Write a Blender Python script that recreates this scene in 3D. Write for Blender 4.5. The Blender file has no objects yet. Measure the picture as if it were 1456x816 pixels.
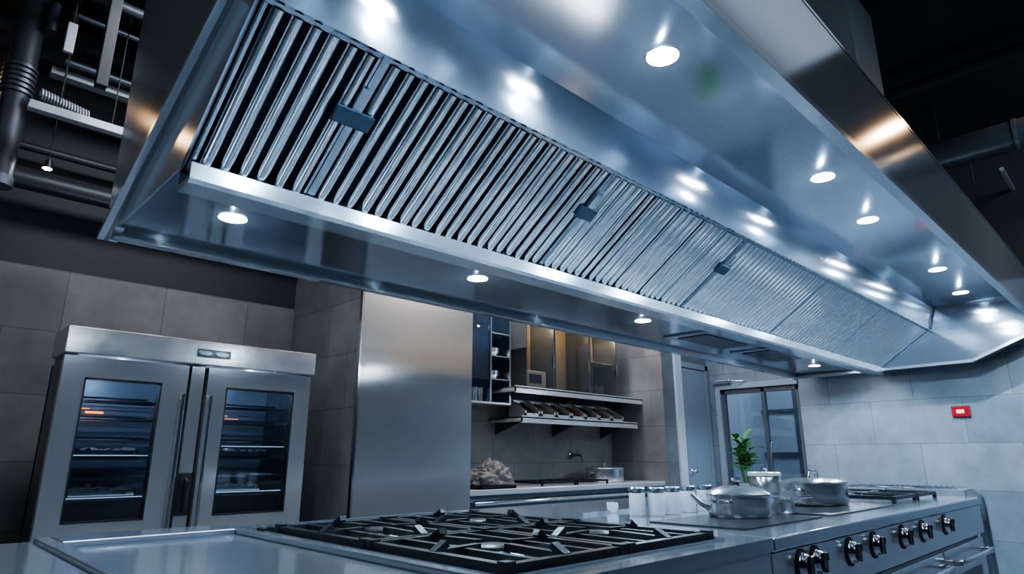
import bpy, bmesh, math, random
from mathutils import Vector, noise
random.seed(4)
S = bpy.context.scene
COL = S.collection
PI = math.pi
try: S.view_settings.look = 'AgX - Medium High Contrast'
except Exception: pass
# ------------------------------------------------------------------ camera model (1456x816)
F = 900.0
PT = math.atan(242 / F)
PH = math.atan2(952 * math.cos(PT), F)
CZ = 1.17
def ray(px, py):
    r = px - 728; u = 408 - py
    fw = F * math.cos(PT) - u * math.sin(PT)
    up = F * math.sin(PT) + u * math.cos(PT)
    return Vector((fw * math.cos(PH) + r * math.sin(PH), fw * math.sin(PH) - r * math.cos(PH), up))
def onZ(px, py, z):
    d = ray(px, py); return Vector((0, 0, CZ)) + d * ((z - CZ) / d.z)
def onY(px, py, y):
    d = ray(px, py); return Vector((0, 0, CZ)) + d * (y / d.y)
def onX(px, py, x):
    d = ray(px, py); return Vector((0, 0, CZ)) + d * (x / d.x)
def onP(px, py, p, n):
    d = ray(px, py); o = Vector((0, 0, CZ)); return o + d * ((p - o).dot(n) / d.dot(n))

# ------------------------------------------------------------------ materials
def newmat(name):
    m = bpy.data.materials.new(name); m.use_nodes = True
    nt = m.node_tree
    for n in list(nt.nodes): nt.nodes.remove(n)
    out = nt.nodes.new('ShaderNodeOutputMaterial')
    return m, nt, out
def steel(name, col=(.50, .54, .60), r0=.2, r1=.34, grain=(1, 30, 30), metal=1.0, tan=None, aniso=.7, rs=1.1, gv=.08):
    m, nt, out = newmat(name); N = nt.nodes.new; L = nt.links.new
    p = N('ShaderNodeBsdfPrincipled'); p.inputs['Metallic'].default_value = metal
    tc = N('ShaderNodeTexCoord'); mp = N('ShaderNodeMapping'); mp.inputs['Scale'].default_value = grain
    L(tc.outputs['Object'], mp.inputs['Vector'])
    nz = N('ShaderNodeTexNoise'); nz.inputs['Scale'].default_value = 5; nz.inputs['Detail'].default_value = 2
    L(mp.outputs[0], nz.inputs['Vector'])
    nb = N('ShaderNodeTexNoise'); nb.inputs['Scale'].default_value = rs; nb.inputs['Detail'].default_value = 2
    L(tc.outputs['Object'], nb.inputs['Vector'])
    mr = N('ShaderNodeMapRange'); mr.inputs[1].default_value = .3; mr.inputs[2].default_value = .7
    mr.inputs[3].default_value = r0; mr.inputs[4].default_value = r1
    L(nb.outputs[0], mr.inputs[0]); L(mr.outputs[0], p.inputs['Roughness'])
    mx = N('ShaderNodeMix'); mx.data_type = 'RGBA'
    mx.inputs[6].default_value = (*[c * (1 - gv) for c in col], 1); mx.inputs[7].default_value = (*[min(1, c * (1 + gv)) for c in col], 1)
    L(nz.outputs[0], mx.inputs[0]); L(mx.outputs[2], p.inputs['Base Color'])
    if tan:
        p.inputs['Anisotropic'].default_value = aniso
        cb = N('ShaderNodeCombineXYZ')
        for i in range(3): cb.inputs[i].default_value = tan[i]
        L(cb.outputs[0], p.inputs['Tangent'])
    L(p.outputs[0], out.inputs[0]); return m
def plain(name, col, rough=.5, metal=0.0, var=.15, scale=8, bump=0):
    m, nt, out = newmat(name); N = nt.nodes.new; L = nt.links.new
    p = N('ShaderNodeBsdfPrincipled'); p.inputs['Metallic'].default_value = metal; p.inputs['Roughness'].default_value = rough
    tc = N('ShaderNodeTexCoord'); nz = N('ShaderNodeTexNoise'); nz.inputs['Scale'].default_value = scale; nz.inputs['Detail'].default_value = 5
    L(tc.outputs['Object'], nz.inputs['Vector'])
    mx = N('ShaderNodeMix'); mx.data_type = 'RGBA'
    mx.inputs[6].default_value = (*[c * (1 - var) for c in col], 1); mx.inputs[7].default_value = (*[min(1, c * (1 + var)) for c in col], 1)
    L(nz.outputs[0], mx.inputs[0]); L(mx.outputs[2], p.inputs['Base Color'])
    if bump:
        b = N('ShaderNodeBump'); b.inputs['Strength'].default_value = bump; b.inputs['Distance'].default_value = .01
        L(nz.outputs[0], b.inputs['Height']); L(b.outputs[0], p.inputs['Normal'])
    L(p.outputs[0], out.inputs[0]); return m
def tile(name, axis, w, h, c1, c2, mortar, rough=.42, off=(0, 0)):
    m, nt, out = newmat(name); N = nt.nodes.new; L = nt.links.new
    p = N('ShaderNodeBsdfPrincipled'); tc = N('ShaderNodeTexCoord')
    sp = N('ShaderNodeSeparateXYZ'); cb = N('ShaderNodeCombineXYZ'); L(tc.outputs['Object'], sp.inputs[0])
    a1 = N('ShaderNodeMath'); a1.operation = 'ADD'; a1.inputs[1].default_value = off[0]
    a2 = N('ShaderNodeMath'); a2.operation = 'ADD'; a2.inputs[1].default_value = off[1]
    L(sp.outputs['X' if axis == 'x' else 'Y'], a1.inputs[0]); L(sp.outputs['Z'], a2.inputs[0])
    L(a1.outputs[0], cb.inputs[0]); L(a2.outputs[0], cb.inputs[1])
    br = N('ShaderNodeTexBrick'); br.offset = .5; br.inputs['Scale'].default_value = 1
    br.inputs['Brick Width'].default_value = w; br.inputs['Row Height'].default_value = h
    br.inputs['Mortar Size'].default_value = .004; br.inputs['Mortar Smooth'].default_value = .2
    br.inputs['Color1'].default_value = (*c1, 1); br.inputs['Color2'].default_value = (*c2, 1); br.inputs['Mortar'].default_value = (*mortar, 1)
    L(cb.outputs[0], br.inputs['Vector'])
    nz = N('ShaderNodeTexNoise'); nz.inputs['Scale'].default_value = 2.6; nz.inputs['Detail'].default_value = 7; nz.inputs['Roughness'].default_value = .62
    L(tc.outputs['Object'], nz.inputs['Vector'])
    mr = N('ShaderNodeMapRange'); mr.inputs[1].default_value = .3; mr.inputs[2].default_value = .7; mr.inputs[3].default_value = .74; mr.inputs[4].default_value = 1.22
    L(nz.outputs[0], mr.inputs[0])
    mx = N('ShaderNodeMix'); mx.data_type = 'RGBA'; mx.blend_type = 'MULTIPLY'; mx.inputs[0].default_value = 1
    L(br.outputs[0], mx.inputs[6]); L(mr.outputs[0], mx.inputs[7]); L(mx.outputs[2], p.inputs['Base Color'])
    p.inputs['Roughness'].default_value = rough
    b = N('ShaderNodeBump'); b.inputs['Strength'].default_value = .25; b.inputs['Distance'].default_value = .004; b.invert = True
    L(br.outputs['Fac'], b.inputs['Height']); L(b.outputs[0], p.inputs['Normal'])
    L(p.outputs[0], out.inputs[0]); return m
def glass(name, tint=(.5, .55, .6), lo=.05, hi=.7):
    m, nt, out = newmat(name); N = nt.nodes.new; L = nt.links.new
    t = N('ShaderNodeBsdfTransparent'); t.inputs[0].default_value = (*tint, 1)
    g = N('ShaderNodeBsdfGlossy'); g.inputs['Roughness'].default_value = .04
    f = N('ShaderNodeLayerWeight'); f.inputs[0].default_value = .5
    pw = N('ShaderNodeMath'); pw.operation = 'POWER'; pw.inputs[1].default_value = 4; L(f.outputs['Facing'], pw.inputs[0])
    mr = N('ShaderNodeMapRange'); mr.inputs[3].default_value = lo; mr.inputs[4].default_value = hi; L(pw.outputs[0], mr.inputs[0])
    mx = N('ShaderNodeMixShader'); L(mr.outputs[0], mx.inputs[0]); L(t.outputs[0], mx.inputs[1]); L(g.outputs[0], mx.inputs[2])
    L(mx.outputs[0], out.inputs[0]); return m
def emit(name, col, st):
    m, nt, out = newmat(name)
    e = nt.nodes.new('ShaderNodeEmission'); e.inputs[0].default_value = (*col, 1); e.inputs[1].default_value = st
    nt.links.new(e.outputs[0], out.inputs[0]); return m

TY = (.12, 1, .16); TX = (1, .12, .1); TZ = (.1, .12, 1)
M = dict(
    hood=steel('hood_steel', (.51, .575, .66), .10, .14, metal=.94, tan=TY, aniso=.62, gv=.13),
    hoodend=steel('hood_end_steel', (.64, .70, .77), .14, .2, metal=.75, tan=TZ, aniso=.6),
    hoodout=steel('hood_outer_steel', (.52, .535, .56), .12, .17, metal=.79, tan=TZ, aniso=.75),
    baffle=steel('baffle_steel', (.84, .90, .97), .10, .13, (1, 1, 1)),
    bframe=steel('filter_frame_steel', (.45, .52, .60), .2, .3),
    latch=plain('latch_dark_blue', (.03, .055, .08), .3, .6, .4, 40),
    top=steel('worktop_steel', (.57, .615, .68), .11, .18, metal=.88, tan=TY, aniso=.5, gv=.17),
    side=steel('cabinet_steel', (.60, .63, .68), .15, .21, metal=.8, gv=.14),
    fridge=steel('fridge_steel', (.68, .685, .70), .15, .2, (30, 1, 1), metal=.85, tan=TX, aniso=.6, gv=.10),
    worn=steel('header_steel', (.70, .705, .72), .14, .28, (2, 2, 8), metal=.84, rs=5, tan=TX, aniso=.5, gv=.16),
    panel=steel('panel_steel', (.70, .69, .685), .16, .19, (1, 1, 40), metal=.9, tan=TX, aniso=.8, gv=.12),
    shelfm=steel('shelf_steel', (.72, .72, .73), .2, .26, metal=.6),
    pot=steel('pot_steel', (.60, .61, .64), .17, .22, metal=.92),
    chrome=steel('chrome', (.75, .77, .8), .08, .12),
    knobm=steel('knob_steel', (.50, .515, .54), .12, .18),
    dsteel=steel('dark_steel', (.15, .165, .19), .24, .34),
    groove=steel('groove_dark', (.02, .024, .03), .4, .5),
    iron=plain('cast_iron', (.014, .017, .022), .3, .35, .4, 60, .2),
    burner=plain('burner_grey', (.36, .38, .41), .35, .9, .3, 50),
    foil=steel('foil_liner', (.80, .83, .88), .18, .28, metal=.8),
    black=plain('black_plastic', (.012, .012, .014), .4, 0, .2, 20),
    bglass=plain('black_glass', (.022, .025, .03), .25, 0, .2, 20),
    floor=plain('floor_concrete', (.105, .115, .135), .35, 0, .25, 3),
    ceil=plain('ceiling_black', (.012, .014, .018), .8, 0, .3, 4),
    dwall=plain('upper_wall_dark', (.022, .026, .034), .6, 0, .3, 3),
    fwall=plain('front_wall_grey', (.09, .11, .14), .6, 0, .3, 3),
    tback=tile('tile_back', 'x', .66, .45, (.165, .166, .172), (.215, .213, .217), (.115, .116, .12), .32, (.18, -.24)),
    talc=tile('tile_alcove', 'x', .64, .43, (.20, .195, .192), (.235, .23, .228), (.135, .134, .135), .36, (.1, -.25)),
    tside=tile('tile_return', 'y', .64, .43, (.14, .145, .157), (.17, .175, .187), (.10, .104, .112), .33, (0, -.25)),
    tend=tile('tile_end', 'y', .86, .46, (.16, .184, .218), (.22, .247, .283), (.115, .128, .148), .3, (.25, .07)),
    pipe=plain('pipe_grey', (.045, .052, .064), .45, .3, .3, 6),
    duct=plain('duct_galvanised', (.11, .125, .15), .42, .7, .25, 5),
    lduct=plain('duct_pale', (.36, .39, .43), .45, .2, .2, 4),
    dpipe=plain('pipe_dark', (.014, .016, .02), .7, .0, .3, 6),
    white=plain('white_paint', (.55, .58, .63), .45, 0, .06, 6),
    cupw=plain('white_china', (.6, .6, .62), .25, 0, .05, 6),
    door=plain('door_grey', (.26, .30, .36), .4, .1, .08, 4),
    gframe=plain('grey_frame', (.12, .135, .16), .35, .6, .2, 8),
    glass=glass('dark_glass', (.70, .76, .84), .09, .8),
    cglass=glass('clear_glass', (.90, .94, .97), .08, .6),
    wglass=glass('window_glass', (.84, .90, .95), .12, .6),
    fin=plain('fridge_interior', (.13, .16, .21), .4, .2, .2, 6),
    cer=plain('ceramic_canister', (.44, .45, .47), .55, 0, .06, 15),
    cloth=plain('cloth_grey', (.19, .17, .16), .9, 0, .45, 20, .2),
    leaf=plain('leaf_green', (.03, .115, .018), .6, 0, .5, 12),
    stem=plain('stem_green', (.05, .10, .03), .5, 0, .2, 12),
    potc=plain('plant_pot_grey', (.15, .16, .18), .5, 0, .1, 10),
    soil=plain('soil', (.03, .02, .015), .9, 0, .4, 40, .5),
    cream=plain('cream_enamel', (.34, .26, .17), .4, 0, .08, 10),
    wood=plain('warm_cabinet', (.40, .28, .15), .4, 0, .25, 5),
    blued=plain('blue_panel', (.06, .09, .15), .2, .4, .4, 5),
    red=plain('red_spice', (.16, .03, .02), .7, 0, .5, 60, .5),
    brown=plain('brown_spice', (.06, .04, .03), .7, 0, .5, 60, .5),
    tan=plain('tan_spice', (.14, .115, .085), .7, 0, .4, 60, .5),
    food=plain('food_pale', (.36, .33, .31), .6, 0, .4, 18),
    corr=plain('corridor_pale', (.36, .40, .46), .5, 0, .3, 1.2),
    lens=emit('downlight_lens', (.82, .92, 1), 130),
    signred=emit('sign_red', (1, .04, .10), .6),
    signw=emit('sign_letters', (1, .75, .8), 2.0),
    glow=emit('orange_glow', (1, .26, .08), 5),
    strip=emit('strip_cool', (.65, .84, 1), 1.6),
    warm=emit('warm_strip', (1, .72, .4), 7),
)

# ------------------------------------------------------------------ mesh builder
class MB:
    def __init__(s): s.bm = bmesh.new()
    def box(s, x0, x1, y0, y1, z0, z1):
        v = [s.bm.verts.new((x, y, z)) for x in (x0, x1) for y in (y0, y1) for z in (z0, z1)]
        for f in ((0, 1, 3, 2), (4, 6, 7, 5), (0, 4, 5, 1), (2, 3, 7, 6), (0, 2, 6, 4), (1, 5, 7, 3)):
            s.bm.faces.new([v[i] for i in f])
        return s
    def bar(s, a, b, w, h):
        a = Vector(a); b = Vector(b); t = (b - a).normalized()
        up = Vector((0, 0, 1)) if abs(t.z) < .9 else Vector((1, 0, 0))
        sd = t.cross(up).normalized(); up = sd.cross(t).normalized()
        q = [(-1, -1), (1, -1), (1, 1), (-1, 1)]
        A = [s.bm.verts.new(a + sd * (i * w / 2) + up * (j * h / 2)) for i, j in q]
        B = [s.bm.verts.new(b + sd * (i * w / 2) + up * (j * h / 2)) for i, j in q]
        s.bm.faces.new(A); s.bm.faces.new(B[::-1])
        for i in range(4): s.bm.faces.new([A[i], A[(i + 1) % 4], B[(i + 1) % 4], B[i]])
        return s
    def prism(s, poly, axis, a, b):
        def P(u, v, w):
            return {'x': (w, u, v), 'y': (u, w, v), 'z': (u, v, w)}[axis]
        A = [s.bm.verts.new(P(u, v, a)) for u, v in poly]; B = [s.bm.verts.new(P(u, v, b)) for u, v in poly]
        n = len(poly); s.bm.faces.new(A); s.bm.faces.new(B[::-1])
        for i in range(n): s.bm.faces.new([A[i], A[(i + 1) % n], B[(i + 1) % n], B[i]])
        return s
    def tube(s, pts, r, seg=10):
        pts = [Vector(p) for p in pts]; n = len(pts)
        rs = r if isinstance(r, (list, tuple)) else [r] * n
        T = []
        for i in range(n):
            d = (pts[min(i + 1, n - 1)] - pts[max(i - 1, 0)]); T.append(d.normalized())
        a = Vector((0, 0, 1)) if abs(T[0].z) < .9 else Vector((1, 0, 0))
        nn = T[0].cross(a).normalized(); rings = []
        for i in range(n):
            nn = (nn - T[i] * nn.dot(T[i])).normalized(); bb = T[i].cross(nn)
            rings.append([s.bm.verts.new(pts[i] + (nn * math.cos(2 * PI * k / seg) + bb * math.sin(2 * PI * k / seg)) * rs[i]) for k in range(seg)])
        for i in range(n - 1):
            for k in range(seg):
                s.bm.faces.new([rings[i][k], rings[i][(k + 1) % seg], rings[i + 1][(k + 1) % seg], rings[i + 1][k]])
        s.bm.faces.new(rings[0][::-1]); s.bm.faces.new(rings[-1]); return s
    def lathe(s, prof, c, axis='z', seg=32, sx=1, sy=1):
        c = Vector(c)
        U, V, W = {'z': ((1, 0, 0), (0, 1, 0), (0, 0, 1)), '-y': ((1, 0, 0), (0, 0, 1), (0, -1, 0)), '-x': ((0, 1, 0), (0, 0, 1), (-1, 0, 0)), 'y': ((1, 0, 0), (0, 0, 1), (0, 1, 0)), 'x': ((0, 1, 0), (0, 0, 1), (1, 0, 0))}[axis]
        U = Vector(U) * sx; V = Vector(V) * sy; W = Vector(W); rings = []
        for r, h in prof:
            if r < 1e-6: rings.append([s.bm.verts.new(c + W * h)])
            else: rings.append([s.bm.verts.new(c + (U * math.cos(2 * PI * k / seg) + V * math.sin(2 * PI * k / seg)) * r + W * h) for k in range(seg)])
        for i in range(len(rings) - 1):
            A, B = rings[i], rings[i + 1]
            if len(A) == 1 and len(B) == 1: continue
            for k in range(seg):
                k2 = (k + 1) % seg
                if len(A) == 1: s.bm.faces.new([A[0], B[k2], B[k]])
                elif len(B) == 1: s.bm.faces.new([A[k], A[k2], B[0]])
                else: s.bm.faces.new([A[k], A[k2], B[k2], B[k]])
        return s
    def grid(s, fn, nu, nv):
        V = [[s.bm.verts.new(fn(i / nu, j / nv)) for j in range(nv + 1)] for i in range(nu + 1)]
        for i in range(nu):
            for j in range(nv): s.bm.faces.new([V[i][j], V[i + 1][j], V[i + 1][j + 1], V[i][j + 1]])
        return s
    def build(s, name, mat, parent=None, bevel=0, seg=2, smooth=True, world=False):
        bm = s.bm
        bmesh.ops.remove_doubles(bm, verts=bm.verts, dist=1e-6)
        bmesh.ops.recalc_face_normals(bm, faces=bm.faces)
        if parent is not None:
            o = Vector((0, 0, 0)); q = parent
            while q: o = o + q.location; q = q.parent
            loc = Vector((0, 0, 0))
        elif world: o = loc = Vector((0, 0, 0))
        else:
            xs = [v.co.x for v in bm.verts]; ys = [v.co.y for v in bm.verts]; zs = [v.co.z for v in bm.verts]
            o = loc = Vector(((min(xs) + max(xs)) / 2, (min(ys) + max(ys)) / 2, min(zs)))
        bmesh.ops.translate(bm, verts=bm.verts, vec=-o)
        if smooth and not bevel:
            for f in bm.faces: f.smooth = True
            for e in bm.edges:
                if len(e.link_faces) == 2 and e.calc_face_angle(0) > .7: e.smooth = False
        me = bpy.data.meshes.new(name); bm.to_mesh(me); bm.free()
        me.materials.append(M[mat] if isinstance(mat, str) else mat)
        ob = bpy.data.objects.new(name, me); COL.objects.link(ob)
        ob.location = loc
        if parent is not None: ob.parent = parent
        if bevel:
            b = ob.modifiers.new('bevel', 'BEVEL'); b.width = bevel; b.segments = seg; b.limit_method = 'ANGLE'; b.angle_limit = .6
        return ob
def tag(o, label, cat, group=None):
    o['label'] = label; o['category'] = cat
    if group: o['group'] = group
    return o
def thing(name, loc, label, cat, group=None):
    o = bpy.data.objects.new(name, None); COL.objects.link(o); o.location = loc; o.empty_display_size = .1
    return tag(o, label, cat, group)
def struct(o):
    o['kind'] = 'structure'; return o
def copy_tree(o, parent=None):
    c = o.copy(); COL.objects.link(c)
    if parent is not None: c.parent = parent
    for ch in list(o.children): copy_tree(ch, c)
    return c
def box(*a): return MB().box(*a)

# ================================================================== ROOM
XE = 7.9      # end wall
YW = 5.1      # alcove back wall
YL = 5.5      # wall behind the refrigerator
ZC = 4.3
ZT = 1.17 + .2408 * YL
PX0, PX1 = 2.56, 3.71
struct(box(-4, XE + 3, -4, YL + .1, -.1, 0).build('floor', 'floor', world=True))
struct(box(-4, XE + 3, -4, YL + .1, ZC, ZC + .1).build('ceiling', 'ceil', world=True))
struct(box(-4, PX0 + .1, YL, YL + .1, 0, ZT).build('wall_back', 'tback', world=True))
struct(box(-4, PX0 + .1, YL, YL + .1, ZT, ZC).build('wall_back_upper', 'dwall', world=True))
struct(box(PX1 - .1, XE + .15, YW, YW + .1, 0, ZC).build('wall_alcove_back', 'talc', world=True))
struct(box(-4.1, -4, -4, YL + .1, 0, ZC).build('wall_left', 'dwall', world=True))
struct(box(-4, XE + 3, -4.1, -4, 0, ZC).build('wall_front', 'fwall', world=True))
struct(box(PX0, PX1, 4.33, YL, 0, ZC).build('wall_chase', 'tside', world=True))
struct(box(6.8, XE + .15, 4.3, YW, 0, ZC).build('wall_alcove_right', 'tside', world=True))
WY0, WY1, WZ1 = 3.10, 4.12, 2.03
w = MB()
w.box(XE, XE + .15, -4, WY0, 0, 2.9); w.box(XE, XE + .15, WY1, 4.3, 0, 2.9); w.box(XE, XE + .15, WY0, WY1, WZ1, 2.9)
struct(w.build('wall_end', 'tend', world=True))
struct(box(XE, XE + .15, -4, 4.3, 2.9, ZC).build('wall_end_upper', 'dwall', world=True))
w = MB(); w.box(XE + 2.9, XE + 3, -4, YW, 0, ZC); w.box(XE + .15, XE + 3, 4.9, YW, 0, ZC)
struct(w.build('wall_corridor', 'corr', world=True))
w = MB()
for z in (1.2, 1.9, 2.4): w.box(XE + 2.86, XE + 2.899, 2, 4.89, z, z + .05)
for y in (3.3, 4.25): w.box(XE + 2.87, XE + 2.899, y, y + .09, 0, 3)
w.box(XE + 2.86, XE + 2.899, 3.5, 4.1, 0, 1.15)
struct(w.build('trim_2', 'gframe', world=True))
d2 = bpy.data.objects.new('door_2', None); COL.objects.link(d2); d2.location = (XE, 3.6, 0); struct(d2)
f = MB()
for y in (WY0 + .025, WY1 - .025, 3.56): f.box(XE + .02, XE + .08, y - .024, y + .024, 0, WZ1 - .002)
f.box(XE + .02, XE + .08, WY0, WY1, WZ1 - .06, WZ1 - .002); f.box(XE + .02, XE + .08, WY0, WY1, 0, .12)
f.build('door_frame', 'gframe', d2, bevel=.004)
box(XE + .055, XE + .062, WY0 + .04, WY1 - .04, .1, WZ1 - .05).build('glass_pane', 'wglass', d2)
h = MB().tube([(XE + .02, 3.50, .95), (XE - .03, 3.50, .98), (XE - .03, 3.50, 1.32), (XE + .02, 3.50, 1.35)], .012)
h.build('handle', 'chrome', d2)
t = MB(); t.box(XE - .02, XE, WY1, WY1 + .07, 0, WZ1 + .07); t.box(XE - .02, XE, WY0, WY1, WZ1, WZ1 + .07)
struct(t.build('trim_1', 'door', world=True, bevel=.004))
c = thing('door_closer', (XE - .02, 4.0, 2.101), 'slim metal door closer above the glazed door', 'door closer')
box(XE - .06, XE - .0005, 3.95, 4.2, 2.101, 2.15).build('body', 'chrome', c, bevel=.006)
MB().tube([(XE - .05, 4.0, 2.125), (XE - .10, 3.9, 2.125), (XE - .02, 3.75, 2.12)], .008).build('arm', 'chrome', c)
d1 = bpy.data.objects.new('door_1', None); COL.objects.link(d1); d1.location = (7.5, 4.3, 0); struct(d1)
box(7.24, 7.80, 4.275, 4.298, .01, 2.28).build('door_panel', 'door', d1, bevel=.004)
t = MB(); t.box(7.06, 7.22, 4.27, 4.3, 0, 2.5); t.build('jamb', 'white', d1, bevel=.004)
t = MB(); t.box(7.81, 7.88, 4.27, 4.3, 0, 2.36); t.box(7.22, 7.88, 4.27, 4.3, 2.29, 2.36); t.build('architrave', 'door', d1, bevel=.004)
MB().lathe([(.0, .06), (.02, .06), (.026, .045), (.02, .02), (.03, .0)], (7.32, 4.275, 1.0), '-y', 16).build('door_knob', 'chrome', d1)

p = thing('steel_wall_panel', (3.13, 4.31, 0), 'tall brushed stainless steel wall cladding panel right of the refrigerator', 'wall panel')
box(PX0 + .012, PX1, 4.302, 4.328, 0, 3.2).build('sheet', 'panel', p)
box(PX0 - .004, PX0 + .012, 4.296, 4.329, 0, 3.2).build('edge_trim', 'chrome', p)

q = onX(1367, 585, XE)
sgn = thing('exit_sign', (XE - .03, q.y, q.z - .06), 'small glowing red exit sign on the right tiled wall', 'exit sign')
box(XE - .03, XE - .0005, q.y - .08, q.y + .08, q.z - .058, q.z + .058).build('housing', 'red', sgn, bevel=.008)
box(XE - .034, XE - .0305, q.y - .068, q.y + .068, q.z - .046, q.z + .046).build('face', 'signred', sgn)
g = MB(); g.box(XE - .038, XE - .0345, q.y - .03, q.y + .035, q.z - .018, q.z + .018); g.build('symbol', 'signw', sgn)

# ================================================================== HOOD
X0, X1 = .56, 7.65
YB = 3.03
fb = Vector((0, 2.13, 2.09)); ft = Vector((0, 1.60, 2.466))
fn = Vector((0, -(ft.z - fb.z), -(fb.y - ft.y))).normalized()
ftan = (ft - fb).normalized(); FL = (ft - fb).length
ZH = 2.67
H = thing('exhaust_hood', (4.1, 1.85, 2.06), 'long brushed stainless steel exhaust hood hanging over the cooking island', 'exhaust hood')
box(X0 + .01, X1 - .01, 2.19, 3.0, 2.10, 2.112).build('underside_panel', 'hood', H)
b = MB(); b.box(X0, X1, 3.0, YB, 2.065, 3.30); b.box(X0, X1, 2.965, 3.0, 2.062, 2.074); b.build('back_panel', 'hoodout', H, bevel=.004)
g = MB().prism([(2.20, 2.10), (2.205, 2.045), (2.19, 2.03), (2.085, 2.03), (2.07, 2.042), (2.07, 2.097), (2.078, 2.103), (2.083, 2.097), (2.083, 2.05), (2.19, 2.05), (2.19, 2.10)], 'x', X0 + .012, X1 - .012)
g.build('grease_gutter', 'hoodend', H, smooth=False)
MB().prism([(1.60, 2.452), (1.588, 2.452), (1.527, ZH), (1.54, ZH)], 'x', X0 + .012, X1 - .012).build('fascia_strip', 'hood', H, smooth=False)
box(X0 + .012, X1 - .012, .74, 1.54, ZH, ZH + .012).build('ceiling_panel', 'hood', H)
MB().prism([(.67, 2.34), (.70, 2.34), (.70, 2.805), (.67, 2.805)], 'x', X0, X1).build('front_panel', 'hoodout', H, smooth=False)
MB().prism([(.70, 2.345), (.712, 2.345), (.752, ZH + .012), (.74, ZH + .012)], 'x', X0 + .012, X1 - .012).build('front_return', 'hood', H, smooth=False)
MB().prism([(.660, 2.330), (.707, 2.330), (.707, 2.345), (.660, 2.356)], 'x', X0 - .002, X1 + .002).build('rim_hem', 'hoodend', H, smooth=False)
MB().prism([(.668, 2.806), (1.45, 3.30), (YB, 3.30), (YB, 3.315), (1.445, 3.315), (.668, 2.822)], 'x', X0, X1).build('top_cover', 'hoodout', H, smooth=False)
MB().prism([(YB, 2.06), (YB, 3.30), (1.45, 3.30), (.70, 2.825), (.76, 2.74), (1.40, 2.735), (1.81, 2.56)], 'x', X0 - .02, X0 - .001).build('end_panel', 'hoodout', H, smooth=False)
e = MB()
e.prism([(YB, 2.06), (YB, 2.085), (1.815, 2.583), (1.81, 2.56)], 'x', X0 - .045, X0 + .03)
e.build('end_hem', 'hoodend', H, smooth=False)
MB().prism([(3.0, 2.10), (2.15, 2.10), (1.62, 2.478), (1.54, ZH), (1.54, 3.25), (3.0, 3.25)], 'x', X0, X0 + .012).build('gusset', 'hoodend', H, smooth=False)
MB().prism([(YB, 2.06), (YB, 3.30), (1.45, 3.30), (.668, 2.805), (.668, 2.34), (.834, 2.283), (1.26, 2.09)], 'x', X1 - .012, X1 + .006).build('end_panel', 'hood', H, smooth=False)
e = MB(); e.bar((X1 - .03, YB, 2.066), (X1 - .03, 1.26, 2.088), .10, .026); e.bar((X1 - .03, 1.265, 2.088), (X1 - .03, .67, 2.345), .10, .026)
e.build('end_hem', 'hoodend', H, smooth=False)
e = MB(); e.box(X1 - .045, X1 - .0125, .75, 1.53, ZH - .012, ZH - .0005); e.bar((X1 - .028, 1.527, ZH - .01), (X1 - .028, 1.585, 2.46), .03, .012)
e.build('corner_seam', 'dsteel', H, smooth=False)
for a, bq in ((4.35, 5.2), (5.45, 6.3)):
    ap = MB(); ap.box(a, bq, 2.3, 2.72, 2.085, 2.0995); ap.build('access_panel', 'bframe', H, bevel=.006)
    ap2 = MB(); ap2.box(a + .08, bq - .08, 2.38, 2.64, 2.078, 2.0845); ap2.build('access_cover', 'dsteel', H, bevel=.004)

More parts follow.
